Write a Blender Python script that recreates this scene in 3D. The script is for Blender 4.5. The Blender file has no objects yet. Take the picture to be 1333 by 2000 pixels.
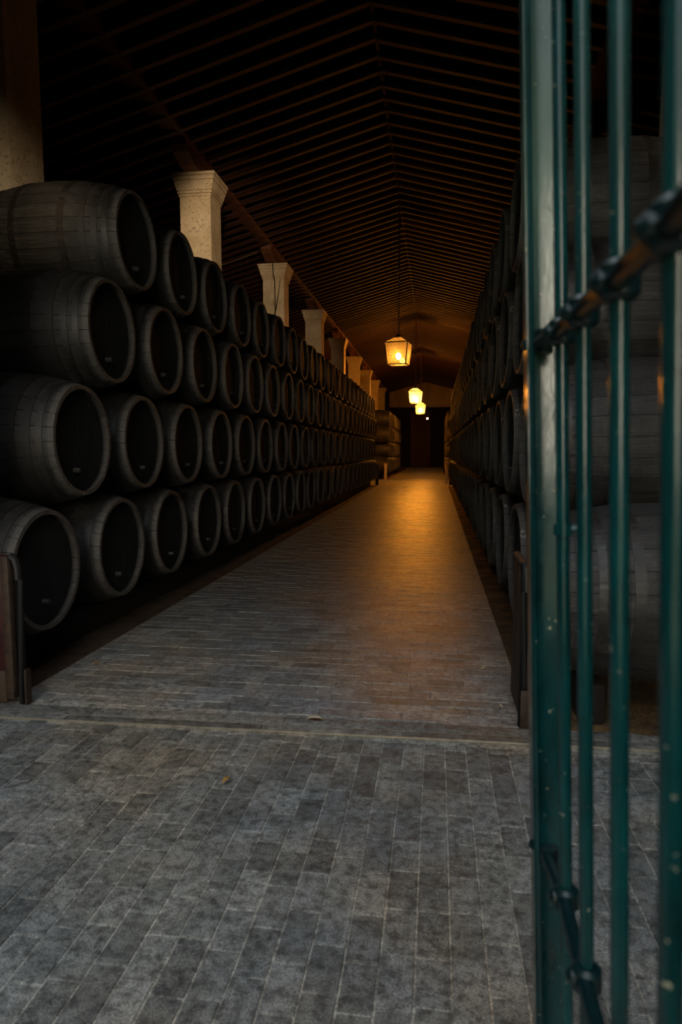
import bpy, bmesh, math, random
from mathutils import Vector, Matrix
random.seed(7)
S = bpy.context.scene
COL = S.collection
PI = math.pi

# ---------------------------------------------------------------- camera
FPX = 1300.0
YAW, PITCH, HC = 0.1412, 0.1048, 1.40
cd = bpy.data.cameras.new('camera')
cam = bpy.data.objects.new('camera', cd); COL.objects.link(cam)
cd.sensor_fit = 'VERTICAL'; cd.sensor_height = 36.0; cd.sensor_width = 24.0
cd.lens = FPX / 2000.0 * 36.0
cd.shift_y = 18.3 / 2000.0
cd.clip_start = 0.05; cd.clip_end = 300
cam.location = (0, 0, HC)
cam.rotation_euler = (PI/2 - PITCH, 0, YAW)
cd.dof.use_dof = True; cd.dof.focus_distance = 9.0; cd.dof.aperture_fstop = 4.2
S.camera = cam

# ---------------------------------------------------------------- world, exposure
w = bpy.data.worlds.new('overcast_sky'); S.world = w; w.use_nodes = True
bg = w.node_tree.nodes['Background']
bg.inputs[1].default_value = 2.7
# plain overcast sky: three times brighter overhead than at the horizon
_t = w.node_tree; _g = _t.nodes.new('ShaderNodeTexCoord'); _s = _t.nodes.new('ShaderNodeSeparateXYZ'); _r = _t.nodes.new('ShaderNodeValToRGB')
_t.links.new(_g.outputs['Generated'], _s.inputs[0]); _t.links.new(_s.outputs['Z'], _r.inputs[0]); _t.links.new(_r.outputs[0], bg.inputs[0])
_r.color_ramp.elements[0].color = (.30, .31, .32, 1); _r.color_ramp.elements[1].color = (.84, .92, 1.0, 1)
# sun high behind the hall: it lights the added wall behind the camera, never the inside
sl = bpy.data.lights.new('sun', 'SUN'); sl.energy = 78.0; sl.angle = math.radians(.6); sl.color = (1.0, .93, .82)
so = bpy.data.objects.new('sun', sl); COL.objects.link(so); so.location = (0, 20, 30)
so.rotation_euler = Vector((.25, -1.0, -1.15)).to_track_quat('-Z', 'Y').to_euler()
S.view_settings.view_transform = 'Standard'; S.view_settings.look = 'None'
S.view_settings.gamma = 1.0; S.view_settings.use_curve_mapping = False
S.view_settings.exposure = 0.0
try:
    S.cycles.use_denoising = True
    S.cycles.max_bounces = 6; S.cycles.diffuse_bounces = 4; S.cycles.glossy_bounces = 3
    S.cycles.transparent_max_bounces = 12; S.cycles.sample_clamp_indirect = 4.0
    S.cycles.caustics_reflective = False; S.cycles.caustics_refractive = False
except Exception:
    pass

LAMPS = [  # x, y, height of lantern centre, spin, bulb strength
    (-0.92, 16.2, 3.70, -9, 230.0),
    (-0.92, 29.4, 3.73, -5, 3000.0),
    (-0.92, 39.0, 3.80, 8, 2200.0),
]
PILLAR_FILL = dict(loc=(-0.9, 3.4, 5.3), target=(-4.1, 14.4, 4.95), energy=1700.0, cone=20, color=(1.0, 0.72, 0.42))  # added fill spot for the left pillars, no fixture modelled

# ---------------------------------------------------------------- materials
def mat(name, build):
    m = bpy.data.materials.new(name); m.use_nodes = True
    nt = m.node_tree; b = nt.nodes['Principled BSDF']
    build(nt, b); return m
def N(nt, t, **kw):
    n = nt.nodes.new(t)
    for k, v in kw.items():
        if k in n.inputs: n.inputs[k].default_value = v
        else: setattr(n, k, v)
    return n
def coords(nt, kind='Object', scale=(1, 1, 1)):
    tc = N(nt, 'ShaderNodeTexCoord'); mp = N(nt, 'ShaderNodeMapping')
    mp.inputs['Scale'].default_value = scale
    nt.links.new(tc.outputs[kind], mp.inputs['Vector']); return mp.outputs[0]
def world_coords(nt, scale=(1, 1, 1)):
    g = N(nt, 'ShaderNodeNewGeometry'); mp = N(nt, 'ShaderNodeMapping')
    mp.inputs['Scale'].default_value = scale
    nt.links.new(g.outputs['Position'], mp.inputs['Vector']); return mp.outputs[0]
def noise(nt, vec, scale, detail=4, rough=.6):
    n = N(nt, 'ShaderNodeTexNoise'); n.inputs['Scale'].default_value = scale
    n.inputs['Detail'].default_value = detail; n.inputs['Roughness'].default_value = rough
    nt.links.new(vec, n.inputs['Vector']); return n.outputs['Fac']
def ramp(nt, fac, stops):
    r = N(nt, 'ShaderNodeValToRGB'); e = r.color_ramp.elements
    e[0].position, e[0].color = stops[0][0], (*stops[0][1], 1)
    e[1].position, e[1].color = stops[-1][0], (*stops[-1][1], 1)
    for p, c in stops[1:-1]:
        k = e.new(p); k.color = (*c, 1)
    nt.links.new(fac, r.inputs[0]); return r.outputs[0]
def mix(nt, a, b, fac, mode='MIX'):
    m = N(nt, 'ShaderNodeMix', data_type='RGBA', blend_type=mode)
    for sock, v in ((m.inputs[0], fac), (m.inputs[6], a), (m.inputs[7], b)):
        if hasattr(v, 'node'): nt.links.new(v, sock)
        elif isinstance(v, (int, float)): sock.default_value = v
        else: sock.default_value = (*v, 1)
    return m.outputs[2]
def bump(nt, b, h, strength=.3, dist=.01):
    bp = N(nt, 'ShaderNodeBump'); bp.inputs['Strength'].default_value = strength
    bp.inputs['Distance'].default_value = dist
    nt.links.new(h, bp.inputs['Height']); nt.links.new(bp.outputs[0], b.inputs['Normal'])
def grey(v): return (v, v, v)

def m_brick(cols, rough=.62):
    def f(nt, b):
        v = world_coords(nt)
        n1 = noise(nt, v, 170, 3, .7); n2 = noise(nt, v, 1.3, 4, .6); n3 = noise(nt, v, 28, 5, .7)
        oi = N(nt, 'ShaderNodeObjectInfo')
        c = ramp(nt, n2, [(.30, cols[0]), (.5, cols[1]), (.70, cols[2])])
        c = mix(nt, c, ramp(nt, oi.outputs['Random'], [(0, grey(.55)), (.5, grey(1.)), (1, grey(1.28))]), .8, 'MULTIPLY')
        c = mix(nt, c, ramp(nt, n1, [(.36, grey(.25)), (.52, grey(1.0)), (.75, grey(1.7))]), .8, 'MULTIPLY')
        c = mix(nt, c, ramp(nt, n3, [(.36, grey(.35)), (.55, grey(1.15))]), .85, 'MULTIPLY')
        n4 = noise(nt, v, .9, 3, .6); n5 = noise(nt, v, 7, 4, .7)
        c = mix(nt, c, ramp(nt, n4, [(.38, (.90, .98, 1.05)), (.5, (1, 1, 1)), (.60, (1.15, 1.0, .86))]), .9, 'MULTIPLY')
        c = mix(nt, c, ramp(nt, n5, [(.35, grey(.6)), (.62, grey(1.2))]), .8, 'MULTIPLY')
        nt.links.new(c, b.inputs['Base Color'])
        nt.links.new(ramp(nt, n3, [(.3, grey(rough-.14)), (.7, grey(rough+.14))]), b.inputs['Roughness'])
        bump(nt, b, n1, .5, .003)
    return f
M = {}
M['brick'] = mat('granite_paver', m_brick([(.15, .16, .168), (.19, .186, .172), (.23, .215, .18)]))
M['brick_hall'] = mat('worn_clinker', m_brick([(.23, .235, .245), (.28, .268, .25), (.345, .305, .255)], .42))
M['mortar'] = mat('pale_mortar', m_brick([(.26, .24, .21), (.30, .275, .235), (.34, .31, .26)]))
M['slab'] = mat('threshold_stone', m_brick([(.19, .185, .175), (.23, .215, .19), (.27, .25, .21)]))
def f(nt, b):
    v = world_coords(nt); n1 = noise(nt, v, 3, 5); n2 = noise(nt, v, 60, 4, .7)
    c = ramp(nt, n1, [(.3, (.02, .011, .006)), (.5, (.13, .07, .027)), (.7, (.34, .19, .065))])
    c = mix(nt, c, ramp(nt, n2, [(.4, grey(.35)), (.6, grey(1.2))]), .8, 'MULTIPLY')
    nt.links.new(c, b.inputs['Base Color']); b.inputs['Roughness'].default_value = .95
    bump(nt, b, n2, .8, .02)
M['earth'] = mat('yellow_bodega_earth', f)
def m_stave(lo, mid, hi, rough=.62, chime=False):
    def f(nt, b):
        v = coords(nt, 'Object', (1.5, 14, 14)); w_ = world_coords(nt)
        n1 = noise(nt, v, 3, 5, .65); n2 = noise(nt, w_, 2.2, 4, .6); n3 = noise(nt, w_, 40, 4, .75)
        oi = N(nt, 'ShaderNodeObjectInfo')
        c = ramp(nt, n1, [(.3, lo), (.52, mid), (.75, hi)])
        c = mix(nt, c, ramp(nt, n2, [(.35, grey(.55)), (.65, grey(1.35))]), .8, 'MULTIPLY')
        c = mix(nt, c, ramp(nt, oi.outputs['Random'], [(0, grey(.7)), (1, grey(1.3))]), .8, 'MULTIPLY')
        if chime:   # stave ends bare wood, lightened to look lit; rest of the cask is painted
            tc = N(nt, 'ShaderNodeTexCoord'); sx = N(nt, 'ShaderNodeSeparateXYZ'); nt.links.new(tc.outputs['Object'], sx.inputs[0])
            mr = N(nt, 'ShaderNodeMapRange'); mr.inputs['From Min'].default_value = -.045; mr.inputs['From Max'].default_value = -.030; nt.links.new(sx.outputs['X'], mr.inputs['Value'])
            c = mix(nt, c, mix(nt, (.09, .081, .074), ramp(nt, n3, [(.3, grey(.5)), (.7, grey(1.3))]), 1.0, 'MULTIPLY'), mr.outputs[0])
        c = mix(nt, c, (.30, .27, .23), ramp(nt, n3, [(.66, grey(0)), (.76, grey(.55))]))
        nt.links.new(c, b.inputs['Base Color'])
        nt.links.new(ramp(nt, n3, [(.3, grey(rough-.1)), (.7, grey(rough+.2))]), b.inputs['Roughness'])
        bump(nt, b, n1, .5, .006)
    return f
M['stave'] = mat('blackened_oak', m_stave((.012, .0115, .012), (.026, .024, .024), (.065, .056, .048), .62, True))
M['head'] = mat('black_painted_oak', m_stave((.0025, .0025, .003), (.0045, .0045, .005), (.010, .009, .0085), .7))
M['hoop'] = mat('dull_iron_hoop', m_stave((.013, .011, .010), (.022, .018, .016), (.038, .030, .025), .45))
M['bung'] = mat('dusty_bung', m_stave((.015, .014, .013), (.03, .027, .025), (.05, .045, .04), .7))
def f(nt, b):
    b.inputs['Base Color'].default_value = (.85, .82, .76, 1); b.inputs['Roughness'].default_value = .9
M['chalk'] = mat('white_chalk', f)
def f(nt, b):
    v = world_coords(nt); n1 = noise(nt, v, 2.2, 5, .65); n2 = noise(nt, v, 34, 4, .7); n3 = noise(nt, world_coords(nt, (1, 1, .25)), 6, 5, .7)
    c = ramp(nt, n1, [(.3, (.46, .36, .24)), (.55, (.66, .55, .40)), (.75, (.74, .65, .50))])
    c = mix(nt, c, (.07, .045, .025), ramp(nt, n2, [(.57, grey(0)), (.66, grey(.85))]))
    c = mix(nt, c, (.20, .12, .06), ramp(nt, n3, [(.60, grey(0)), (.75, grey(.6))]))
    vo = N(nt, 'ShaderNodeTexVoronoi', feature='DISTANCE_TO_EDGE'); vo.inputs['Scale'].default_value = 3.1
    nz = N(nt, 'ShaderNodeTexNoise'); nz.inputs['Scale'].default_value = 7
    mx = mix(nt, v, nz.outputs['Color'], .12); nt.links.new(mx, vo.inputs['Vector'])
    crack = ramp(nt, vo.outputs['Distance'], [(.0, grey(1)), (.012, grey(0))])
    crm = mix(nt, crack, ramp(nt, n1, [(.56, grey(0)), (.60, grey(1))]), 1.0, 'MULTIPLY')
    c = mix(nt, c, (.05, .03, .02), crm)
    nt.links.new(c, b.inputs['Base Color']); b.inputs['Roughness'].default_value = .9
    bump(nt, b, n2, .4, .01)
M['plaster'] = mat('limewashed_plaster', f)
def m_simple(col, rough=.6, metal=0, nscale=12, var=.35, stretch=(1, 1, 1)):
    def f(nt, b):
        n1 = noise(nt, world_coords(nt, stretch), nscale, 5, .65)
        c = mix(nt, col, ramp(nt, n1, [(.3, grey(1-var)), (.7, grey(1+var))]), 1.0, 'MULTIPLY')
        nt.links.new(c, b.inputs['Base Color']); b.inputs['Roughness'].default_value = rough
        b.inputs['Metallic'].default_value = metal
        bump(nt, b, n1, .3, .004)
    return f
M['rafter'] = mat('old_red_pine', m_simple((.026, .004, .0013), .7, 0, 5, .6, (1, 6, 1)))
M['beam'] = mat('old_beam_timber', m_simple((.12, .042, .018), .7, 0, 5, .5, (6, 1, 6)))
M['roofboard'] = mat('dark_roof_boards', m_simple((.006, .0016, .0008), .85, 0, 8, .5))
M['wall'] = mat('dark_limewash', m_simple((.22, .17, .11), .95, 0, 3, .4))
M['gable'] = mat('yellowed_gable_plaster', m_simple((.34, .25, .12), .95, 0, 1.2, .3, (1, 1, .4)))
M['courtyard'] = mat('highlight_whitewash', m_simple((.72, .69, .62), .9, 0, 1.5, .1))
M['earth_dark'] = mat('dark_earth', m_simple((.035, .020, .010), .95, 0, 6, .8))  # darker earth tone, for the left strip only
M['absorber'] = mat('dark_absorber', m_simple((.02, .03, .012), .9, 0, 6, .6))  # dark tone for unseen surfaces that soak up stray daylight
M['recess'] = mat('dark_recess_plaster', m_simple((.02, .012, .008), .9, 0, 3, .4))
M['door'] = mat('brown_door_boards', m_simple((.10, .04, .015), .7, 0, 3, .4, (5, 5, .4)))
M['maroon'] = mat('maroon_paint', m_simple((.035, .004, .006), .55, 0, 20, .4))
M['edge_wood'] = mat('worn_brown_edge', m_simple((.045, .026, .016), .7, 0, 20, .6))
M['dark_iron'] = mat('dark_iron', m_simple((.010, .010, .011), .5, .3, 20, .4))
M['rust_iron'] = mat('rusty_iron', m_simple((.04, .024, .016), .6, .3, 30, .5))
M['cable'] = mat('black_cable', m_simple((.02, .015, .012), .6))
M['cord'] = mat('dusty_cord', m_simple((.20, .12, .06), .8))
M['rail_steel'] = mat('worn_steel_rail', m_simple((.34, .30, .24), .45, .4, 14, .35))
M['leaf'] = mat('dry_pale_leaf', m_simple((.55, .45, .30), .8, 0, 40, .3))
M['leaf_ochre'] = mat('ochre_leaf', m_simple((.32, .17, .03), .8, 0, 40, .3))
M['white_paint'] = mat('chipped_white_paint', m_simple((.5, .42, .33), .8, 0, 15, .4))
M['lamp_frame'] = mat('bronze_lamp_frame', m_simple((.03, .018, .01), .6, .2, 30, .3))
def teal(wear_light):
  def f(nt, b):
    v = world_coords(nt, (1, 1, .35)); n1 = noise(nt, v, 14, 5, .7); n2 = noise(nt, world_coords(nt), 90, 3, .6); n3 = noise(nt, v, 3.2, 3, .6)
    c = ramp(nt, n1, [(.3, (.0006, .020, .024)), (.6, (.001, .052, .060)), (.8, (.003, .085, .09))])
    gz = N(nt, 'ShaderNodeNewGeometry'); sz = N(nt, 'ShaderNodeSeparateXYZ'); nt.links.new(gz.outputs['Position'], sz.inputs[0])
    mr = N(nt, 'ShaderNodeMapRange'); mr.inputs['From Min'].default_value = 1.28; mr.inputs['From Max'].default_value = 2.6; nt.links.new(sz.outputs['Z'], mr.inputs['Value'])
    worn = ramp(nt, mr.outputs[0], [(0, grey(0)), (.22, grey(.35)), (.38, grey(1)), (.62, grey(.8)), (1, grey(.15))])  # pale wear plus a painted highlight, strongest where the post catches light
    c = mix(nt, c, (.24, .36, .25), mix(nt, worn, ramp(nt, n3, [(.40, grey(.10*wear_light)), (.62, grey(.55*wear_light))]), 1.0, 'MULTIPLY'))
    pass
    c = mix(nt, c, (.55, .52, .38), ramp(nt, n2, [(.68, grey(0)), (.74, grey(.8))]))
    nt.links.new(c, b.inputs['Base Color'])
    nt.links.new(ramp(nt, n1, [(.3, grey(.12)), (.75, grey(.24))]), b.inputs['Roughness'])
    b.inputs['Specular IOR Level'].default_value = .6
    bump(nt, b, n1, .25, .003)
  return f
M['teal'] = mat('teal_gloss_paint', teal(.12)); M['teal_worn_lit'] = mat('worn_highlit_teal_paint', teal(1.0))
M['teal_dark'] = mat('dark_teal_gloss_paint', lambda nt, b: (b.inputs['Base Color'].__setattr__('default_value', (.002, .016, .020, 1)), b.inputs['Roughness'].__setattr__('default_value', .3)))
def f(nt, b):
    out = [n for n in nt.nodes if n.type == 'OUTPUT_MATERIAL'][0]
    tr = N(nt, 'ShaderNodeBsdfTransparent'); tl = N(nt, 'ShaderNodeBsdfTranslucent')
    tr.inputs[0].default_value = (1, .93, .8, 1); tl.inputs[0].default_value = (1, .95, .85, 1)
    n1 = noise(nt, world_coords(nt), 3, 2)
    mx = N(nt, 'ShaderNodeMixShader')
    nt.links.new(ramp(nt, n1, [(.3, grey(.10)), (.7, grey(.17))]), mx.inputs[0])
    nt.links.new(tr.outputs[0], mx.inputs[1]); nt.links.new(tl.outputs[0], mx.inputs[2])
    gl = N(nt, 'ShaderNodeBsdfGlossy'); gl.inputs['Roughness'].default_value = .08
    m2 = N(nt, 'ShaderNodeMixShader'); m2.inputs[0].default_value = .06
    nt.links.new(mx.outputs[0], m2.inputs[1]); nt.links.new(gl.outputs[0], m2.inputs[2])
    nt.links.new(m2.outputs[0], out.inputs[0])
M['pane'] = mat('dusty_glass', f)
def m_glow(col, s):
    def f(nt, b):
        b.inputs['Base Color'].default_value = (1, .8, .5, 1)
        b.inputs['Emission Color'].default_value = (*col, 1); b.inputs['Emission Strength'].default_value = s
    return f

# ---------------------------------------------------------------- mesh helpers
def finish(bm, smooth=True, ang=35):
    me = bpy.data.meshes.new('mesh'); bm.normal_update(); bm.to_mesh(me); bm.free()
    if smooth:
        for p in me.polygons: p.use_smooth = True
        me.set_sharp_from_angle(angle=math.radians(ang))
    return me
def put(name, me, material=None, parent=None, loc=None, rot=None):
    if material is not None and not me.materials: me.materials.append(material)
    o = bpy.data.objects.new(name, me); COL.objects.link(o)
    if parent: o.parent = parent
    if loc: o.location = loc
    if rot: o.rotation_euler = rot
    return o
def empty(name, loc=(0, 0, 0), rot=None):
    o = bpy.data.objects.new(name, None); COL.objects.link(o); o.location = loc
    o.empty_display_size = .1
    if rot: o.rotation_euler = rot
    return o
def tag(o, label=None, cat=None, group=None, kind=None):
    if label: o['label'] = label
    if cat: o['category'] = cat
    if group: o['group'] = group
    if kind: o['kind'] = kind
    return o
def box(bm, c, s, rot=None):
    m = Matrix.Translation(c) @ (rot.to_4x4() if rot else Matrix()) @ Matrix.Diagonal((*s, 1))
    return bmesh.ops.create_cube(bm, size=1, matrix=m)['verts']
def boxm(c, s, bev=0, rot=None):
    bm = bmesh.new(); box(bm, c, s, rot)
    if bev: bmesh.ops.bevel(bm, geom=bm.edges[:], offset=bev, segments=2, profile=.5, affect='EDGES')
    return finish(bm)
def tube(bm, pts, r, n=8, cap=True):
    pts = [Vector(p) for p in pts]; rings = []
    for i, p in enumerate(pts):
        d = (pts[min(i+1, len(pts)-1)] - pts[max(i-1, 0)]).normalized()
        u = d.cross(Vector((0, 0, 1)))
        if u.length < 1e-3: u = Vector((1, 0, 0))
        u.normalize(); v = d.cross(u)
        rr = r[i] if isinstance(r, (list, tuple)) else r
        rings.append([bm.verts.new(p + rr*(math.cos(2*PI*k/n)*u + math.sin(2*PI*k/n)*v)) for k in range(n)])
    for a, b in zip(rings, rings[1:]):
        for k in range(n): bm.faces.new((a[k], a[(k+1) % n], b[(k+1) % n], b[k]))
    if cap:
        bm.faces.new(rings[0][::-1]); bm.faces.new(rings[-1])
def tubem(pts, r, n=8):
    bm = bmesh.new(); tube(bm, pts, r, n); bmesh.ops.recalc_face_normals(bm, faces=bm.faces[:]); return finish(bm)
def lathe_sq(bm, prof):  # square section swept profile [(half, z)]
    rings = []
    for h, z in prof:
        rings.append([bm.verts.new((sx*h, sy*h, z)) for sx, sy in ((-1, -1), (1, -1), (1, 1), (-1, 1))])
    for a, b in zip(rings, rings[1:]):
        for k in range(4): bm.faces.new((a[k], a[(k+1) % 4], b[(k+1) % 4], b[k]))
    bm.faces.new(rings[0][::-1]); bm.faces.new(rings[-1])
def struct(name, me, m, label=None, parent=None):
    o = put(name, me, m, parent)
    if not parent:
        o['kind'] = 'structure'
        if label: o['label'] = label
    return o

# ---------------------------------------------------------------- shell
RIDGE_X, RIDGE_Z, SLOPE = -0.92, 7.28, 0.27
XL, XR, YF, YB = -9.0, 7.2, 3.05, 57.0
def roof_z(x): return RIDGE_Z - SLOPE*abs(x - RIDGE_X)
GROUND = -0.03

bm = bmesh.new(); box(bm, ((XL+XR)/2, 31.5, -.0035-.1), (XR-XL+.6, 62.5, .2))
struct('floor', finish(bm, False), M['mortar'], 'mortar bed under the brick path and the entrance paving')
FLOOR = bpy.data.objects['floor']
# left wall, right wall
struct('wall_left', boxm((XL-.15, 32, 2.6), (.3, 59, 5.2)), M['wall'], 'unlit outer wall left of the aisles')
struct('wall_right', boxm((XR+.15, 32, 2.6), (.3, 59, 5.2)), M['wall'], 'unlit outer wall right of the aisles')
# front wall: the doorway edges lie just outside the frame
DOOR_L, DOOR_R, DOOR_H = -2.38, 1.35, 3.62
bm = bmesh.new()
box(bm, ((XL+DOOR_L)/2, YF-.15, 2.5), (DOOR_L-XL, .3, 5.1)); box(bm, ((XR+DOOR_R)/2, YF-.15, 2.5), (XR-DOOR_R, .3, 5.1))
box(bm, ((DOOR_L+DOOR_R)/2, YF-.15, (DOOR_H+5.05)/2), (DOOR_R-DOOR_L, .3, 5.05-DOOR_H))
vs = [bm.verts.new((x, y, z)) for y in (YF, YF-.3) for x, z in ((XL, 5.05), (XR, 5.05), (XR, roof_z(XR)+.05), (RIDGE_X, RIDGE_Z+.05), (XL, roof_z(XL)+.05))]
bm.faces.new(vs[:5]); bm.faces.new(vs[5:][::-1])
for k in range(5): bm.faces.new((vs[k], vs[5+k], vs[5+(k+1) % 5], vs[(k+1) % 5]))
struct('wall_front', finish(bm, False), M['wall'], 'entrance wall with a tall doorway')
# roof: two boarded slopes and their rafters
bm = bmesh.new()
T = .06
for sx, x1 in ((-1, XL-.3), (1, XR+.3)):
    p = [(RIDGE_X, RIDGE_Z), (x1, roof_z(x1)), (x1, roof_z(x1)+T), (RIDGE_X, RIDGE_Z+T)]
    a = [bm.verts.new((x, YF-.35, z)) for x, z in p]; b = [bm.verts.new((x, YB+5, z)) for x, z in p]
    for k in range(4): bm.faces.new((a[k], a[(k+1) % 4], b[(k+1) % 4], b[k]))
    bm.faces.new(a[::-1]); bm.faces.new(b)
bmesh.ops.recalc_face_normals(bm, faces=bm.faces[:])
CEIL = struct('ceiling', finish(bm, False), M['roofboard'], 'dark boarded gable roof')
def rafter_mesh(side, x_end):
    bm = bmesh.new(); L = abs(x_end-RIDGE_X); n = 5
    x0, x1 = RIDGE_X, x_end; dep, hw = .13, .085
    rings = []
    for k in range(n+1):
        x = x0 + (x1-x0)*k/n; z = roof_z(x); wob = random.uniform(-.012, .012)
        rings.append([bm.verts.new((x, y+wob, z+dz)) for y, dz in ((-hw, 0), (-hw, -dep*.75), (-hw*.5, -dep), (hw*.5, -dep), (hw, -dep*.75), (hw, 0))])
    for a, b in zip(rings, rings[1:]):
        for k in range(5): bm.faces.new((a[k], a[k+1], b[k+1], b[k]))
    bm.faces.new(rings[0]); bm.faces.new(rings[-1][::-1])
    bmesh.ops.recalc_face_normals(bm, faces=bm.faces[:])
    return finish(bm)
RL = [rafter_mesh(-1, XL) for _ in range(3)]; RR = [rafter_mesh(1, XR) for _ in range(3)]
y = 3.2; k = 0
while y < 56.8:
    for ms in (RL, RR):
        put('rafter', ms[k % 3], M['rafter'], CEIL, (0, y + random.uniform(-.02, .02), 0))
    k += 1; y += .40
# ridge board
put('ridge_board', boxm((RIDGE_X, 29, RIDGE_Z-.05), (.05, 57, .09)), M['rafter'], CEIL)

# back wall: yellowed gable over the far doorway, recess, door
GX0, GX1, GZ = -3.95, 1.36, 5.15
bm = bmesh.new()
def prism_y(bm, pts, y0, y1):
    a = [bm.verts.new((x, y0, z)) for x, z in pts]; b = [bm.verts.new((x, y1, z)) for x, z in pts]
    n = len(pts)
    for k in range(n): bm.faces.new((a[k], a[(k+1) % n], b[(k+1) % n], b[k]))
    bm.faces.new(a[::-1]); bm.faces.new(b)
prism_y(bm, [(GX0, GZ), (GX1, GZ), (GX1, roof_z(GX1)), (RIDGE_X, RIDGE_Z), (GX0, roof_z(GX0))], YB, YB+.4)
bmesh.ops.recalc_face_normals(bm, faces=bm.faces[:])
struct('wall_back', finish(bm, False), M['gable'], 'yellowed plaster gable above the far doorway')
bm = bmesh.new()
prism_y(bm, [(XL, 0), (GX0, 0), (GX0, roof_z(GX0)), (XL, roof_z(XL))], YB, YB+.4)
prism_y(bm, [(GX1, 0), (XR, 0), (XR, roof_z(XR)), (GX1, roof_z(GX1))], YB, YB+.4)
box(bm, (GX0-.1, YB+2.4, 2.6), (.2, 4.2, 5.2)); box(bm, (GX1+.1, YB+2.4, 2.6), (.2, 4.2, 5.2))
box(bm, ((GX0+GX1)/2, YB+2.4, GZ+.12), (GX1-GX0, 4.2, .2)); box(bm, ((GX0+GX1)/2, YB+4.6, 2.6), (GX1-GX0+.4, .2, 5.3))
bmesh.ops.recalc_face_normals(bm, faces=bm.faces[:])
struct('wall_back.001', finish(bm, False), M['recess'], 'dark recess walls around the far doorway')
struct('trim_1', boxm(((GX0+GX1)/2, YB-.05, GZ-.03), (GX1-GX0, .14, .07), .01), M['gable'], 'thin ledge along the foot of the gable')
d1 = empty('door_1', (-1.42, YB+4.42, 0)); tag(d1, 'tall brown boarded door at the far end of the aisle', None, None, 'structure')
for i in range(6):
    put('plank', boxm(((i-2.5)*.30, 0, 2.55), (.288, .06, 5.05), .006), M['door'], d1)
for z in (.7, 2.6, 4.4):
    put('cross_batten', boxm((0, -.05, z), (1.78, .05, .16), .006), M['door'], d1)

# ---------------------------------------------------------------- floors
def brick_mesh(lx, ly, h=.03):
    bm = bmesh.new(); box(bm, (0, 0, -h/2), (lx, ly, h))
    top = [e for e in bm.edges if all(v.co.z > -.001 for v in e.verts)]
    bmesh.ops.bevel(bm, geom=top, offset=.0025, segments=1, affect='EDGES')
    return finish(bm, False)
def add_brick_quad(bm, x, y, lx, ly, dz=0):
    h = .03; t = .0025
    a = [bm.verts.new((x+sx*(lx/2), y+sy*(ly/2), -h)) for sx, sy in ((-1, -1), (1, -1), (1, 1), (-1, 1))]
    b = [bm.verts.new((x+sx*(lx/2-t), y+sy*(ly/2-t), dz)) for sx, sy in ((-1, -1), (1, -1), (1, 1), (-1, 1))]
    for k in range(4): bm.faces.new((a[k], a[(k+1) % 4], b[(k+1) % 4], b[k]))
    bm.faces.new(b)
# entrance paving: bricks laid lengthwise, in columns running away from the gate
P1 = empty('floor.001', (0, 0, 0)); tag(P1, 'entrance paving of grey bricks laid lengthwise in columns', None, None, 'structure')
FB = [brick_mesh(.093, L-.005) for L in (.17, .19, .21)]
cands = []; x = -2.62; ci = 0
TH_Y = 3.12
def thy(x): return TH_Y + .02*(x+1)
while x < 2.6:
    y = 0.95 + random.uniform(-.2, 0)
    while True:
        li = random.randrange(3); L = (.17, .19, .21)[li]
        if y + L > 3.10: break
        cands.append((x, y+L/2, L, li)); y += L
    if 3.10 - y > .04: cands.append((x, (y+3.10)/2, 3.10-y, -1))
    x += .0975; ci += 1
def seen(x, y, m=.1):
    c, s = math.cos(YAW), math.sin(YAW)
    xc = x*c + y*s; yc = -x*s + y*c
    fw = yc*math.cos(PITCH) + HC*math.sin(PITCH)
    up = yc*math.sin(PITCH) - HC*math.cos(PITCH)
    u = FPX*xc/fw; v = 18.3 - FPX*up/fw
    return fw > 0 and abs(u) < 680 and v < 1010
vis = sorted([c for c in cands if seen(c[0], c[1])], key=lambda c: c[1]); vset = set(vis[:300])
bm = bmesh.new()
for c in cands:
    x, y, L, li = c
    if c in vset:
        o = put('brick', FB[li] if li >= 0 else brick_mesh(.093, L-.005), M['brick'], P1,
                (x, y, random.uniform(-.0025, .0015)), (random.uniform(-.004, .004), random.uniform(-.008, .008), random.uniform(-.006, .006)))
    else: add_brick_quad(bm, x, y, .093, L-.005)
tag(put('paving_rest', finish(bm, False), M['brick'], P1), None, None, None, 'stuff')
# forecourt outside the doorway
bm = bmesh.new(); box(bm, (0, -8.6, -.06), (30, 16.0, .1)); struct('floor.002', finish(bm, False), M['absorber'], 'plain forecourt outside the doorway')  # unseen ground kept dark to limit bounce onto the gate
bm = bmesh.new(); box(bm, (0, .16, -.04), (8, 1.56, .07)); struct('wall_added', boxm((.6, -9.3, 2.6), (3.2, .4, 5.4)), M['courtyard'], 'whitewashed wall added behind the camera to give the gate highlights')  # unseen bright wall added for the gate's reflections
bm = bmesh.new(); box(bm, (.6, -8.8, .5), (3.6, .5, 1.1)); box(bm, (-8.52, -9.3, 2.9), (15, .8, 6.0)); box(bm, (9.72, -9.3, 2.9), (15, .8, 6.0)); box(bm, (-14, -4.5, 2.9), (.8, 9, 6)); box(bm, (14, -4.5, 2.9), (.8, 9, 6))  # unseen dark blocks added to narrow and trim the gate highlight
box(bm, (3.82, -1.9, 3.2), (5.0, 9.2, 6.8)); box(bm, (-6.1, -1.9, 3.2), (5.0, 9.2, 6.8))  # unseen side blocks added to cut sky light at the edges
struct('wall_added.001', finish(bm, False), M['absorber'], 'dark ivy-toned walls added out of view to cut side light')
bm = bmesh.new(); box(bm, (0, .16, -.04), (8, 1.56, .07)); struct('floor.003', finish(bm, False), M['slab'], 'stone apron under the open gate')
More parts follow.
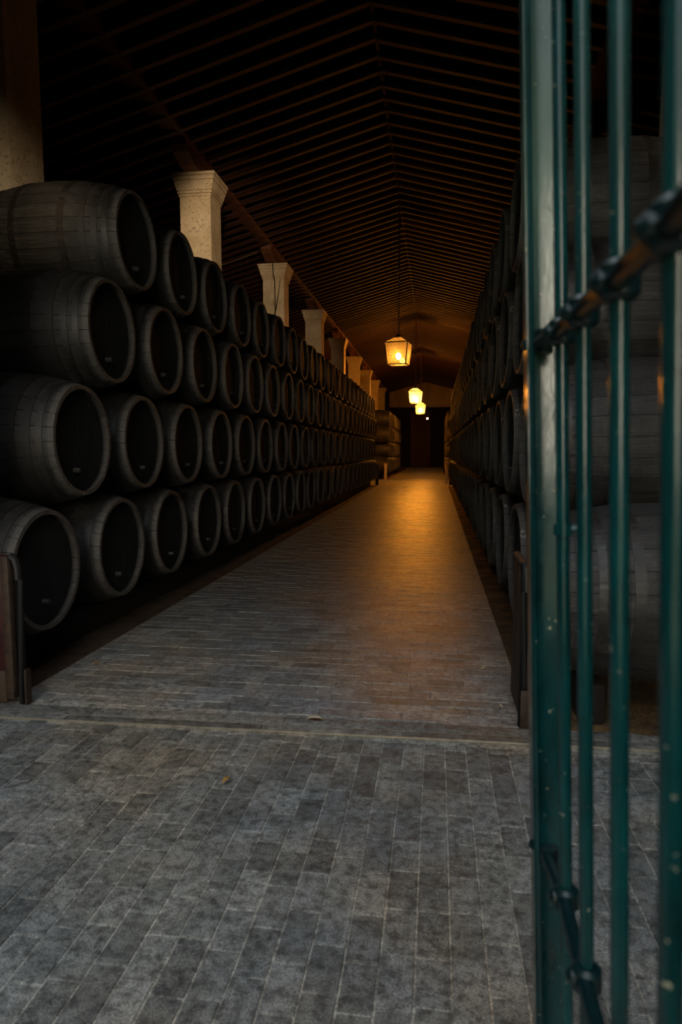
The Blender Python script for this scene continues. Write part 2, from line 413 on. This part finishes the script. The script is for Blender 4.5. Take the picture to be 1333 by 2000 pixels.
# threshold: two stone strips and a worn steel rail
TH = empty('trim_2', (0, 0, 0)); tag(TH, 'stone threshold strip with a worn steel rail across the entrance', None, None, 'structure')
TH.rotation_euler = (0, 0, .022)
x = -2.7
for L in (.86, 1.05, .72, .98, .9, 1.1):
    put('stone_slab', boxm((x+L/2, 3.185, -.012), (L-.006, .075, .036), .003), M['slab'], TH)
    put('stone_slab', boxm((x+L/2+.1, 3.285, -.016), (L-.006, .11, .036), .003), M['slab'], TH)
    x += L
put('steel_rail', boxm((.1, 3.150, .002), (5.6, .012, .012), .002), M['rail_steel'], TH)
put('steel_rail', boxm((.1, 3.226, .000), (5.6, .007, .010), .002), M['rail_steel'], TH)
# hall path: bricks laid crosswise
P2 = empty('floor.004', (0, 0, 0)); tag(P2, 'long aisle path of dark bricks laid crosswise between the stacks', None, None, 'structure')
HB = brick_mesh(.217, .104)
bm = bmesh.new(); y = 3.42; row = 0; cnt = 0
PX0, PX1 = -2.36, 0.50
while y < 58.5:
    off = (row % 2)*.111 + random.uniform(-.02, .02)
    wide = 27.6 < y < 33.6
    a, b = (-7.5, 5.5) if wide else (PX0, PX1)
    x = a - off
    while x < b:
        xa, xb = max(x, a), min(x+.222, b)
        if xb-xa > .03:
            if cnt < 300 and xb-xa > .21:
                put('brick', HB, M['brick_hall'], P2, ((xa+xb)/2, y, random.uniform(-.003, .0015)), (random.uniform(-.012, .012), random.uniform(-.006, .006), random.uniform(-.006, .006))); cnt += 1
            else: add_brick_quad(bm, (xa+xb)/2, y, xb-xa-.005, .104, random.uniform(-.003, .0015))
        x += .222
    y += .109; row += 1
tag(put('path_rest', finish(bm, False), M['brick_hall'], P2), None, None, None, 'stuff')
# earth strips under the stacks
def earth(name, x0, x1, y0, y1, label, m='earth'):
    bm = bmesh.new(); nx = max(2, int((x1-x0)/.15)); ny = int((y1-y0)/.15) if y1-y0 < 8 else int((y1-y0)/.3)
    g = [[bm.verts.new((x0+(x1-x0)*i/nx, y0+(y1-y0)*j/ny, -.001 + (random.uniform(-.0015, .016) if 0 < i < nx and 0 < j < ny else 0))) for j in range(ny+1)] for i in range(nx+1)]
    for i in range(nx):
        for j in range(ny): bm.faces.new((g[i][j], g[i+1][j], g[i+1][j+1], g[i][j+1]))
    bm.normal_update()
    for fc in bm.faces:
        if fc.normal.z < 0: fc.normal_flip()
    return struct(name, finish(bm), M[m], label)
earth('floor.005', XL, PX0-.005, 3.36, 27.55, 'dark earth under the left stack', 'earth_dark')
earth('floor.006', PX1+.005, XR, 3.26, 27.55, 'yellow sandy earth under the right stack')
earth('floor.007', XL, PX0-.005, 33.65, 57, 'earth under the far left stack')
earth('floor.008', PX1+.005, XR, 33.65, 57, 'earth under the far right stack')

# ---------------------------------------------------------------- barrels
BL, RH, RB = 1.22, .374, .468
NS = 26
def prof(t):  # radius at axial distance t from the head end
    u = abs(t - BL/2)/(BL/2); return RB - (RB-RH)*u**2.1
def stave_verts(bm, a0, a1, nseg, nst, gap=.0016):
    th = .028; rings = []
    for k in range(nst+1):
        t = BL*k/nst; r = prof(t); ga = gap/r
        angs = [a0+ga + (a1-a0-2*ga)*j/nseg for j in range(nseg+1)]
        o_ = [bm.verts.new((-t, r*math.sin(a), r*math.cos(a))) for a in angs]
        i_ = [bm.verts.new((-t, (r-th)*math.sin(a), (r-th)*math.cos(a))) for a in angs[::-1]]
        rings.append(o_+i_)
    n = len(rings[0])
    for p, q in zip(rings, rings[1:]):
        for j in range(n): bm.faces.new((p[j], p[(j+1) % n], q[(j+1) % n], q[j]))
    bm.faces.new(rings[0][::-1]); bm.faces.new(rings[-1])
bm = bmesh.new(); stave_verts(bm, -PI/NS, PI/NS, 2, 10); bmesh.ops.recalc_face_normals(bm, faces=bm.faces[:]); STAVE = finish(bm, ang=50)
def body_mesh(ns, nst):
    bm = bmesh.new()
    for j in range(ns): stave_verts(bm, (2*j-1)*PI/ns, (2*j+1)*PI/ns, 2, nst)
    bmesh.ops.recalc_face_normals(bm, faces=bm.faces[:]); return finish(bm, ang=50)
BODY, BODY_FAR = body_mesh(NS, 10), body_mesh(20, 6)
HD = .055  # how far the head sits inside the chime
def head_boards():
    out = []; r = prof(HD) - .026; n = 6; w_ = 2*r/n
    for i in range(n):
        y0, y1 = -r+i*w_+.001, -r+(i+1)*w_-.001
        pts = []
        for k in range(5):
            yy = y0+(y1-y0)*k/4; pts.append((yy, math.sqrt(max(r*r-yy*yy, 0))))
        poly = pts + [(a, -b) for a, b in pts[::-1]]
        poly = [p for j, p in enumerate(poly) if j == 0 or (abs(p[0]-poly[j-1][0])+abs(p[1]-poly[j-1][1])) > 1e-5]
        if abs(poly[0][0]-poly[-1][0])+abs(poly[0][1]-poly[-1][1]) < 1e-5: poly.pop()
        out.append(poly)
    return out
def board_geo(bm, poly, x0=-HD, th=.02):
    a = [bm.verts.new((x0, p[0], p[1])) for p in poly]; b = [bm.verts.new((x0-th, p[0], p[1])) for p in poly]
    n = len(poly); bm.faces.new(a); bm.faces.new(b[::-1])
    for k in range(n): bm.faces.new((a[k], a[(k+1) % n], b[(k+1) % n], b[k]))
BOARDS = []
for poly in head_boards():
    bm = bmesh.new(); board_geo(bm, poly); bmesh.ops.recalc_face_normals(bm, faces=bm.faces[:]); BOARDS.append(finish(bm, False))
bm = bmesh.new()
for i, poly in enumerate(head_boards()): board_geo(bm, poly, -HD+(i % 2)*.002)
bmesh.ops.recalc_face_normals(bm, faces=bm.faces[:]); HEAD = finish(bm, False)
bm = bmesh.new(); bmesh.ops.create_circle(bm, cap_ends=True, segments=26, radius=prof(HD)-.026, matrix=Matrix.Translation((-BL+HD, 0, 0)) @ Matrix.Rotation(PI/2, 4, 'Y')); BACKHEAD = finish(bm, False)
def hoop_mesh(t, wd, seg=40):
    bm = bmesh.new(); prev = None; first = None
    for k in range(seg):
        a = 2*PI*k/seg; ring = []
        for tt, dr in ((t-wd/2, -.002), (t-wd/2, .004), (t+wd/2, .004), (t+wd/2, -.002)):
            r = prof(tt)+dr; ring.append(bm.verts.new((-tt, r*math.sin(a), r*math.cos(a))))
        if prev:
            for j in range(3): bm.faces.new((prev[j], prev[j+1], ring[j+1], ring[j]))
        else: first = ring
        prev = ring
    for j in range(3): bm.faces.new((prev[j], prev[j+1], first[j+1], first[j]))
    bmesh.ops.recalc_face_normals(bm, faces=bm.faces[:]); return finish(bm, ang=50)
HOOP_T = [(.085, .04), (.16, .045), (.25, .04), (.41, .05), (BL-.41, .05), (BL-.16, .045)]
HOOPS = [hoop_mesh(*h) for h in HOOP_T]
bm = bmesh.new(); bmesh.ops.create_cone(bm, cap_ends=True, segments=12, radius1=.022, radius2=.016, depth=.05, matrix=Matrix.Translation((-HD+.02, 0, -.21)) @ Matrix.Rotation(PI/2, 4, 'Y')); BUNG = finish(bm)

ORD = ['first', 'second', 'third', 'fourth', 'fifth', 'sixth', 'seventh', 'eighth', 'ninth', 'tenth', 'eleventh', 'twelfth', 'thirteenth', 'fourteenth', 'fifteenth', 'sixteenth', 'seventeenth', 'eighteenth', 'nineteenth', 'twentieth', 'twenty-first', 'twenty-second', 'twenty-third', 'twenty-fourth']
TIER = ['bottom row', 'second row up', 'third row up', 'top row']
HZ = [.665, 1.475, 2.29, 3.09]
barrels = {}
def barrel(side, stack, row, idx, y, x, z, detail):
    rx = 0 if side == 'left' else PI
    root = empty('barrel', (x + random.uniform(-.008, .008), y + random.uniform(-.004, .004), z), (random.uniform(-.25, .25), 0, rx + random.uniform(-.006, .006)))
    if stack == 'near':
        lab = 'blackened oak barrel, %s stack beside the aisle, %s, %s from the entrance' % (side, TIER[row], ORD[idx])
        grp = 'barrels in the %s stack' % side
    else:
        lab = 'oak barrel, far %s stack beyond the cross aisle, %s, %s along' % (side, TIER[row], ORD[idx])
        grp = 'barrels in the far %s stack' % side
    tag(root, lab, 'barrel', grp)
    sp = random.uniform(-.2, .2)
    if detail == 2:
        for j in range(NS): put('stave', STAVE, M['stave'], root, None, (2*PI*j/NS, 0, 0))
        for b in BOARDS: put('head_board', b, M['head'], root)
        put('rear_head', BACKHEAD, M['head'], root)
        for h in HOOPS: put('hoop', h, M['hoop'], root)
        put('bung', BUNG, M['bung'], root)
    elif detail == 1:
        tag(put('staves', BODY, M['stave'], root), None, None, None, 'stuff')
        put('head', HEAD, M['head'], root); put('rear_head', BACKHEAD, M['head'], root)
        for h in HOOPS[:5]: put('hoop', h, M['hoop'], root)
        put('bung', BUNG, M['bung'], root)
    else:
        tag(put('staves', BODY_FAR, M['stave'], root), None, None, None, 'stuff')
        put('head', HEAD, M['head'], root)
        for h in HOOPS[:3]: put('hoop', h, M['hoop'], root)
    barrels[(side, stack, row, idx)] = root
    return root
AX = [-2.385, -2.395, -2.395, -2.42]; BX = .535
for row in range(4):
    i = 0
    while True:
        y = 3.81 + .5*row + i
        if y > 26.9: break
        barrel('left', 'near', row, i, y, AX[row], HZ[row], 2 if y < 6.4 else (1 if y < 13 else 0)); i += 1
    i = 0
    while True:
        y = 3.65 + .5*row + i
        if y > 26.9: break
        barrel('right', 'near', row, i, y, BX, HZ[row], 2 if y < 5.7 else (1 if y < 12 else 0)); i += 1
    for i in range(12 - (row % 2)):
        y = 34.6 + .5*(row % 2) + i
        barrel('left', 'far', row, i, y, -2.40, HZ[row], 0); barrel('right', 'far', row, i, y, BX, HZ[row], 0)
# timbers the bottom rows lie on
for side, sg, x0 in (('left', -1, -2.40), ('right', 1, BX)):
    for stack, ya, yb in (('', 3.45, 27.0), ('far ', 34.2, 46.2)):
        for nm, dx in (('front', .28), ('rear', .94)):
            r = prof(dx); h = .665-r-.006
            o = put('bearer_timber', boxm((0, 0, h/2), (.12, yb-ya, h), .012), M['roofboard'], None, (x0+sg*dx, (ya+yb)/2, -.004))
            tag(o, '%s dark bearer timber under the %s%s stack' % (nm, stack, side), 'timber', 'bearer timbers under the stacks')

# chalk numbers on the flanks of the right barrels
GLYPH = {'4': [[(.62, 1), (.1, .35), (.95, .35)], [(.68, .7), (.68, 0)]],
         '2': [[(.1, .8), (.35, 1), (.75, .95), (.85, .7), (.5, .35), (.1, .03), (.95, .05)]],
         '5': [[(.85, 1), (.25, 1), (.2, .6), (.6, .65), (.8, .35), (.55, .02), (.1, .1)]],
         'c': [[(.85, .8), (.5, .95), (.15, .6), (.2, .2), (.55, .03), (.9, .2)]],
         '/': [[(.1, 0), (.8, .9)]], 'x': [[(.1, .1), (.8, .8)], [(.15, .85), (.8, .1)]]}
def chalk(key, text, zworld, dx=.09, size=.030, name='chalk_mark', fade=1):
    b = barrels[key]; by, bz = b.location.y, b.location.z
    bm = bmesh.new(); cz = zworld
    for ch in text:
        for line in GLYPH[ch]:
            pts = []
            for gx, gy in line:   # text runs downward, glyph tops point away from the head
                X = BX + dx + gy*size; Zc = cz - gx*size*.85
                r = prof(X-b.location.x) + .0015; dz = Zc-bz
                pts.append((X, by - math.sqrt(max(r*r-dz*dz, .001)), Zc))
            tube(bm, pts, .0017, 5)
        cz -= size*.98
    bmesh.ops.recalc_face_normals(bm, faces=bm.faces[:])
    me = finish(bm); o = put(name, me, M['chalk'], b)
    bpy.context.view_layer.update()
    o.matrix_parent_inverse = b.matrix_world.inverted()
    o['label'] = 'white chalk number'
chalk(('right', 'near', 0, 1), '42', .905, .006)
chalk(('right', 'near', 0, 2), 'x', .98, .006)
chalk(('right', 'near', 1, 1), '42', 1.70, .006)
chalk(('right', 'near', 1, 2), 'c', 1.68, .006)
chalk(('right', 'near', 2, 1), '42', 2.50, .006)
chalk(('right', 'near', 2, 2), '42', 2.55, .006)
chalk(('right', 'near', 3, 1), '5c', 3.24, .006)
chalk(('right', 'near', 3, 2), 'c5', 3.25, .006)

# ---------------------------------------------------------------- pillars, beams
CAPZ = 6.06
def pillar_mesh():
    bm = bmesh.new(); h = .27
    lathe_sq(bm, [(h+.05, 0), (h+.05, .35), (h, .38), (h, CAPZ-.36)]); return finish(bm, False)
def capital_mesh():
    bm = bmesh.new(); h = .27; z = CAPZ
    lathe_sq(bm, [(h, z-.36), (h+.016, z-.352), (h+.016, z-.325), (h+.004, z-.322), (h+.004, z-.315), (h+.03, z-.31), (h+.034, z-.28), (h+.02, z-.277), (h+.02, z-.268), (h+.04, z-.262), (h+.064, z-.17), (h+.078, z-.13), (h+.062, z-.126), (h+.062, z-.116), (h+.085, z-.11), (h+.098, z-.062), (h+.082, z-.058), (h+.082, z-.05), (h+.108, z-.044), (h+.112, z)])
    return finish(bm, False)
SH, CP = pillar_mesh(), capital_mesh()
PLX, PRX = -4.115, 2.13
BOLST = None
def bolster_mesh():
    bm = bmesh.new(); L = 1.0; pts = []
    for s in (1, -1):
        seq = [(L, .26), (L, .17), (L-.1, .10), (L-.28, .05), (L-.42, 0)]
        pts += [(s*y, z) for y, z in (seq if s == 1 else seq[::-1])]
    hw = .13
    a = [bm.verts.new((-hw, y, z)) for y, z in pts]; b = [bm.verts.new((hw, y, z)) for y, z in pts]
    n = len(pts)
    for k in range(n): bm.faces.new((a[k], a[(k+1) % n], b[(k+1) % n], b[k]))
    bm.faces.new(a[::-1]); bm.faces.new(b); bmesh.ops.recalc_face_normals(bm, faces=bm.faces[:]); return finish(bm, False)
BOLST = bolster_mesh()
for side, px in (('left', PLX), ('right', PRX)):
    bt = empty('roof_beam', (px, 0, CAPZ)); tag(bt, 'heavy red-brown roof beam carried by the %s row of pillars' % side, 'beam', 'long roof beams over the pillars')
    put('beam_timber', boxm((0, 28.2, .26+.17), (.30, 57.4, .34), .015), M['beam'], bt)
    put('packing_timber', boxm((0, 28.2, .60+.05), (.16, 57.4, .12), .01), M['beam'], bt)
    for k in range(9):
        y = 6.09 + 5.52*k
        p = empty('pillar', (px, y, 0))
        tag(p, 'square limewashed pillar with a moulded capital, %s row, %s from the entrance' % (side, ORD[k]), 'pillar', 'limewashed pillars of the %s row' % side)
        put('shaft', SH, M['plaster'], p); put('capital', CP, M['plaster'], p)
        put('bolster', BOLST, M['beam'], bt, (0, y, 0))

# cables on the second pillar's face and a slack one
yp = 6.09+5.52*2-.27
c = put('cable', tubem([(PLX+.02, yp-.137, CAPZ-.01), (PLX+.03, yp-.137, CAPZ-.26), (PLX+.045, yp-.05, CAPZ-.40), (PLX+.045, yp-.032, CAPZ-1.0), (PLX+.045, yp-.032, 3.4)], .014, 6), M['cable'])
tag(c, 'dark cable running down the third left pillar, with a slack hook-shaped loop', 'cable')
pts = []
for k in range(17):
    t = k/16; x = -.17+.36*t; z = 4.62 + 1.55*(t-.42)**2 + (.25*(t-.42) if t > .42 else 0) + max(0, t-.42)*.75
    pts.append((PLX+x, yp-.036-.03*math.sin(PI*t), z))
sc_ = put('slack_loop', tubem(pts, [.006+.010*math.sin(PI*k/16) for k in range(17)], 6), M['cable'], c)
# electric wires along the roof at the lamps
def wire(pts, label, r=.008):
    c = put('wire', tubem(pts, r, 5), M['cord'], None, (0, .07, 0)); tag(c, label, 'wire', 'thin wires under the roof')
for (lx, ly, lz, sp, st), nm in zip(LAMPS, ('nearest', 'second', 'third')):
    def rz(x): return roof_z(x)-.15
    wire([(lx, ly, rz(lx)), (lx+.8, ly-.02, rz(lx+.8)-.03), (lx+1.6, ly, rz(lx+1.6)-.02), (lx+2.7, ly, rz(lx+2.7))], 'thin wire running right along the roof from the %s lantern' % nm)
wire([(-4.35, 16.2, roof_z(-4.35)-.15), (-5.0, 16.2, roof_z(-5)-.18), (-6.2, 16.2, roof_z(-6.2)-.15)], 'thin wire crossing the dark roof left of the third pillar')
# loose cobweb cord high near the entrance
wire([(-1.56, 8.6, roof_z(-1.56)-.13), (-1.55, 8.6, 6.75), (-1.56, 8.6, 6.45)], 'short dusty cord dangling high under the roof', .004)
wire([(-.78, 10.2, roof_z(-.8)-.12), (-.70, 10.2, 6.95), (-.86, 10.2, 6.78), (-1.02, 10.2, 6.72)], 'curved loose strip hanging at the roof ridge', .006)

# ---------------------------------------------------------------- lanterns
def lantern(lx, ly, lz, spin, strength, label, idx):
    root = empty('hanging_lantern', (lx, ly, lz), (0, 0, math.radians(spin)))
    tag(root, label, 'lantern', 'glass lanterns hanging along the aisle')
    wt, wb, hb, hr, wr = .275, .215, .25, .13, .10  # half top, half bottom, half body height, roof height, half roof top
    C4 = ((-1, -1), (1, -1), (1, 1), (-1, 1))
    top = [Vector((a*wt, b*wt, hb)) for a, b in C4]; bot = [Vector((a*wb, b*wb, -hb)) for a, b in C4]; crn = [Vector((a*wr, b*wr, hb+hr)) for a, b in C4]
    bm = bmesh.new(); e = .013
    for k in range(4):
        j = (k+1) % 4
        for p, q in ((top[k], top[j]), (bot[k], bot[j]), (crn[k], crn[j]), (top[k], bot[k]), (top[k], crn[k])): tube(bm, [p, q], e, 4)
    bmesh.ops.recalc_face_normals(bm, faces=bm.faces[:]); put('frame', finish(bm, False), M['lamp_frame'], root)
    def pane(a, b, c, d):
        bm = bmesh.new(); ce = (a+b+c+d)/4; v = [bm.verts.new(p + (ce-p)*.02) for p in (a, b, c, d)]
        n_ = (b-a).cross(d-a).normalized()*.003; u = [bm.verts.new(x_.co+n_) for x_ in v]
        bm.faces.new(v[::-1])
        bm.verts.index_update()
        for x_ in u: bm.verts.remove(x_)
        return finish(bm, False)
    for k in range(4):
        j = (k+1) % 4
        put('pane', pane(bot[k], bot[j], top[j], top[k]), M['pane'], root)
        put('roof_pane', pane(top[k], top[j], crn[j], crn[k]), M['pane'], root)
    put('bottom_pane', pane(*bot), M['pane'], root)
    cap = bmesh.new(); lathe_sq(cap, [(wr+.01, hb+hr), (wr+.01, hb+hr+.012), (wr*.6, hb+hr+.03), (wr*.5, hb+hr+.06), (.02, hb+hr+.08)]); put('cap', finish(cap, False), M['lamp_frame'], root)
    bm = bmesh.new(); tube(bm, [(0, 0, hb+hr+.005), (0, 0, .02)], .016, 10); bmesh.ops.recalc_face_normals(bm, faces=bm.faces[:]); put('socket', finish(bm), M['lamp_frame'], root)
    bm = bmesh.new(); bmesh.ops.create_uvsphere(bm, u_segments=16, v_segments=10, radius=.065, matrix=Matrix.Translation((0, 0, -.05)) @ Matrix.Diagonal((1, 1, 1.25, 1)))
    put('bulb', finish(bm), mat('glowing_bulb', m_glow((1.0, .35, .035), strength)), root)
    top_z = roof_z(lx)-.09-lz
    put('cord', tubem([(0, 0, hb+hr+.07), (0, 0, top_z)], .016, 6), M['cord'], root)
LAB = ['large glass lantern hanging nearest the camera above the aisle', 'second glass lantern, smaller in view, hanging against the gable', 'third glass lantern, just below and right of the second']
for k, (lx, ly, lz, sp, st) in enumerate(LAMPS): lantern(lx, ly, lz, sp, st, LAB[k], k)
# bare bulb far away
r4 = empty('bare_bulb', (-.74, 55.0, 4.05)); tag(r4, 'tiny bare bulb glowing in front of the far door', 'lamp')
bm = bmesh.new(); bmesh.ops.create_uvsphere(bm, u_segments=12, v_segments=8, radius=.075); put('bulb', finish(bm), mat('glowing_bulb_far', m_glow((1.0, .45, .12), 90.0)), r4)
put('cord', tubem([(0, 0, .07), (0, 0, roof_z(-.74)-.04-4.05)], .012, 5), M['cord'], r4)
put('socket', tubem([(0, 0, .06), (0, 0, .16)], .03, 8), M['lamp_frame'], r4)

# added warm spot with no fixture, brightening the left pillar faces
ld = bpy.data.lights.new('pillar_fill', 'SPOT'); ld.energy = PILLAR_FILL['energy']; ld.color = PILLAR_FILL['color']; ld.shadow_soft_size = .15
ld.spot_size = math.radians(PILLAR_FILL['cone']); ld.spot_blend = .6
lo = bpy.data.objects.new('pillar_fill', ld); COL.objects.link(lo); lo.location = PILLAR_FILL['loc']
lo.rotation_euler = (Vector(PILLAR_FILL['target'])-Vector(PILLAR_FILL['loc'])).to_track_quat('-Z', 'Y').to_euler()
ld3 = bpy.data.lights.new('right_pillar_fill', 'SPOT'); ld3.energy = 45; ld3.color = (1.0, .82, .62); ld3.shadow_soft_size = .12  # added spot without a fixture, lifts the right pillar
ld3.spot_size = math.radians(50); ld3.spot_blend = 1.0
lo3 = bpy.data.objects.new('right_pillar_fill', ld3); COL.objects.link(lo3); lo3.location = (1.0, 3.3, 4.0)
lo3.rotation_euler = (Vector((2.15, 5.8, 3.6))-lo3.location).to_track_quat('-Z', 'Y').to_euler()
ld2 = bpy.data.lights.new('near_pillar_fill', 'SPOT'); ld2.energy = 110; ld2.color = (1.0, .78, .5); ld2.shadow_soft_size = .12  # added spot without a fixture, lifts the nearest left pillar
ld2.spot_size = math.radians(46); ld2.spot_blend = 1.0
lo2 = bpy.data.objects.new('near_pillar_fill', ld2); COL.objects.link(lo2); lo2.location = (-1.7, 3.25, 3.75)
lo2.rotation_euler = (Vector((-4.3, 5.8, 3.2))-lo2.location).to_track_quat('-Z', 'Y').to_euler()

# ---------------------------------------------------------------- teal gate in the foreground
G = empty('iron_gate', (.163, 1.07, 0)); tag(G, 'tall open iron bar gate painted glossy teal, in the right foreground', 'gate')
GY = [1.07, .93, .77, .61, .45, .29, .13, -.03, -.19, -.35]
GX = [.163, .172, .166, .162, .154, .140, .132, .124, .116, .108]
LEAN = -.042
def gp(k, z): return (GX[k] + LEAN*(z-1.3) - .163, GY[k]-1.07, z)
def gx(yrel): return 0
# hollow latch post with a front lip
bm = bmesh.new()
sec = [(-.019, -.022), (.024, -.022), (.024, .024), (-.019, .024)]
a = [bm.verts.new(Vector(gp(0, .02))+Vector((x, y, 0))) for x, y in sec]; b = [bm.verts.new(Vector(gp(0, 3.2))+Vector((x, y, 0))) for x, y in sec]
for k in range(4): bm.faces.new((a[k], a[(k+1) % 4], b[(k+1) % 4], b[k]))
bm.faces.new(a[::-1]); bm.faces.new(b)
bmesh.ops.bevel(bm, geom=bm.edges[:], offset=.004, segments=3, affect='EDGES')
put('post', finish(bm, ang=30), M['teal_worn_lit'], G)
bm = bmesh.new()
for z0, z1 in ((.02, 3.2),):
    p, q = Vector(gp(0, z0))+Vector((-.0125, -.023, 0)), Vector(gp(0, z1))+Vector((-.0125, -.023, 0)); tube(bm, [p, q], .0035, 8)
bmesh.ops.recalc_face_normals(bm, faces=bm.faces[:]); put('edge_strip', finish(bm), M['teal'], G)
for k in range(1, 10):
    put('bar', tubem([gp(k, z) for z in (.04, .8, 1.6, 2.4, 3.15)], .0085, 16), M['teal'], G)
def rail(z, name, m, sag=0):
    bm = bmesh.new(); zz = [z + sag*(1.07-GY[k]) for k in range(10)]; pts = [Vector(gp(k, zz[k])) for k in range(10)]
    tube(bm, [p + Vector((-.004, 0, 0)) for p in pts], .0105, 10); bmesh.ops.recalc_face_normals(bm, faces=bm.faces[:])
    o = put(name, finish(bm), m, G)
    for k in range(0, 9):
        bm = bmesh.new(); c = Vector(gp(k, zz[k])); up = Vector((LEAN, 0, 1)).normalized()
        if k: tube(bm, [c-up*.017, c-up*.012, c+up*.012, c+up*.017], [.013, .0175, .0175, .013], 14)
        else: tube(bm, [c-up*.017+Vector((.004, -.03, 0)), c+up*.017+Vector((.004, -.03, 0))], [.013, .013], 14)
        tube(bm, [c + Vector((-.006, 0, 0)), c + Vector((-.019, 0, 0)), c + Vector((-.025, 0, 0))], [.011, .010, .004], 10)
        bmesh.ops.recalc_face_normals(bm, faces=bm.faces[:]); put('collar', finish(bm), m, G)
rail(1.562, 'upper_rail', M['teal_dark'], -.04); rail(.755, 'lower_rail', M['teal_dark'], .06); rail(2.9, 'top_rail', M['teal_dark'])
bm = bmesh.new(); c = Vector(gp(1, 1.295)); tube(bm, [c+Vector((0, 0, -.008)), c+Vector((0, 0, .008))], .0125, 12); tube(bm, [c, c+Vector((.022, -.006, .002))], [.006, .005], 8)
bmesh.ops.recalc_face_normals(bm, faces=bm.faces[:]); put('latch_bolt', finish(bm), M['teal'], G)
put('hinge_post', tubem([(-.055+.02, -1.07-.50, .0), (-.055+.02, -1.07-.50, 3.3)], .03, 12), M['teal'], G)

# ---------------------------------------------------------------- low barrier gates at both sides
def barrier(x, y, sg, label, paint, nb=4, rz=0):
    r = empty('barrier_gate', (x, y, 0), (0, 0, rz)); tag(r, label, 'gate', 'low wooden barrier gates')
    for i in range(nb):
        put('board', boxm((sg*(.16+i*.20), 0, .49), (.196, .03, .60), .004), paint, r)
    put('stile', boxm((sg*.035, -.004, .43), (.045, .045, .80), .006), M['edge_wood'], r)
    put('bottom_board', boxm((sg*(.06+nb*.1), -.004, .10), (nb*.2, .04, .18), .006), M['edge_wood'], r)
    put('top_rail', tubem([(sg*.02, 0, .815), (sg*(.06+nb*.2), 0, .815)], .022, 10), paint, r)
    pts = [(-sg*.02, .01, 0), (-sg*.02, .01, .70), (-sg*.018, .01, .77), (-sg*.005, .01, .81), (sg*.02, .01, .825)]
    put('hoop_post', tubem(pts, .024, 10), M['dark_iron'], r)
    put('foot_plate', boxm((-sg*.055, 0, .10), (.012, .05, .20), .003), M['rust_iron'], r)
barrier(-2.285, 3.305, -1, 'low maroon boarded gate folded back beside the left stack', M['maroon'])
barrier(.466, 3.40, 1, 'low brown gate edge-on against the right stack', M['edge_wood'], 2, PI/2)
def bollard(x, y, h, m, label):
    r = empty('post', (x, y, 0)); tag(r, label, 'post', 'short posts at the cross aisle')
    put('shaft', boxm((0, 0, h/2), (.13, .13, h), .015), m, r)
    put('cap', boxm((0, 0, h+.02), (.17, .17, .045), .012), m, r)
bollard(-2.42, 27.7, .82, M['dark_iron'], 'short dark post at the end of the left stack')
bollard(-2.46, 33.0, .75, M['white_paint'], 'short pale post before the far left stack')
bollard(.47, 29.3, .92, M['white_paint'], 'short pale post across the aisle at the end of the right stack')
bollard(.62, 28.2, .85, M['dark_iron'], 'short dark post at the end of the right stack')

# ---------------------------------------------------------------- fallen leaves
def leaf(x, y, L, ang, m, label):
    bm = bmesh.new(); n = 6; c = []; l = []; r = []
    for k in range(n+1):
        t = k/n; wdt = L*.22*math.sin(PI*t)**.8; z = .012*math.sin(PI*t)
        c.append(bm.verts.new((L*(t-.5), 0, z+.002))); 
        if 0 < k < n:
            l.append(bm.verts.new((L*(t-.5), wdt, z+.009))); r.append(bm.verts.new((L*(t-.5), -wdt, z+.007)))
        else: l.append(None); r.append(None)
    for k in range(n):
        for sd in (l, r):
            vs = [v for v in (c[k], c[k+1], sd[k+1], sd[k]) if v]
            if len(vs) > 2: bm.faces.new(vs)
    me = finish(bm); o = put('leaf', me, m, None, (x, y, .004), (0, 0, ang))
    sm = o.modifiers.new('thick', 'SOLIDIFY'); sm.thickness = .0012
    tag(o, label, 'leaf', 'dry leaves on the floor')
leaf(-.608, 3.30, .085, .1, M['leaf'], 'large pale dry leaf on the threshold strip')
leaf(-.86, 2.60, .05, 1.1, M['leaf_ochre'], 'small ochre leaf on the entrance paving')
leaf(.33, 4.25, .05, .5, M['leaf'], 'curled dry leaf near the right stack')
leaf(.37, 3.60, .035, 2.2, M['leaf'], 'tiny pale leaf by the right barrier gate')
leaf(.02, 5.25, .035, .4, M['leaf_ochre'], 'small yellow leaf on the aisle path')
leaf(-2.20, 4.0, .05, .2, M['leaf_ochre'], 'brown leaf near the left earth strip')
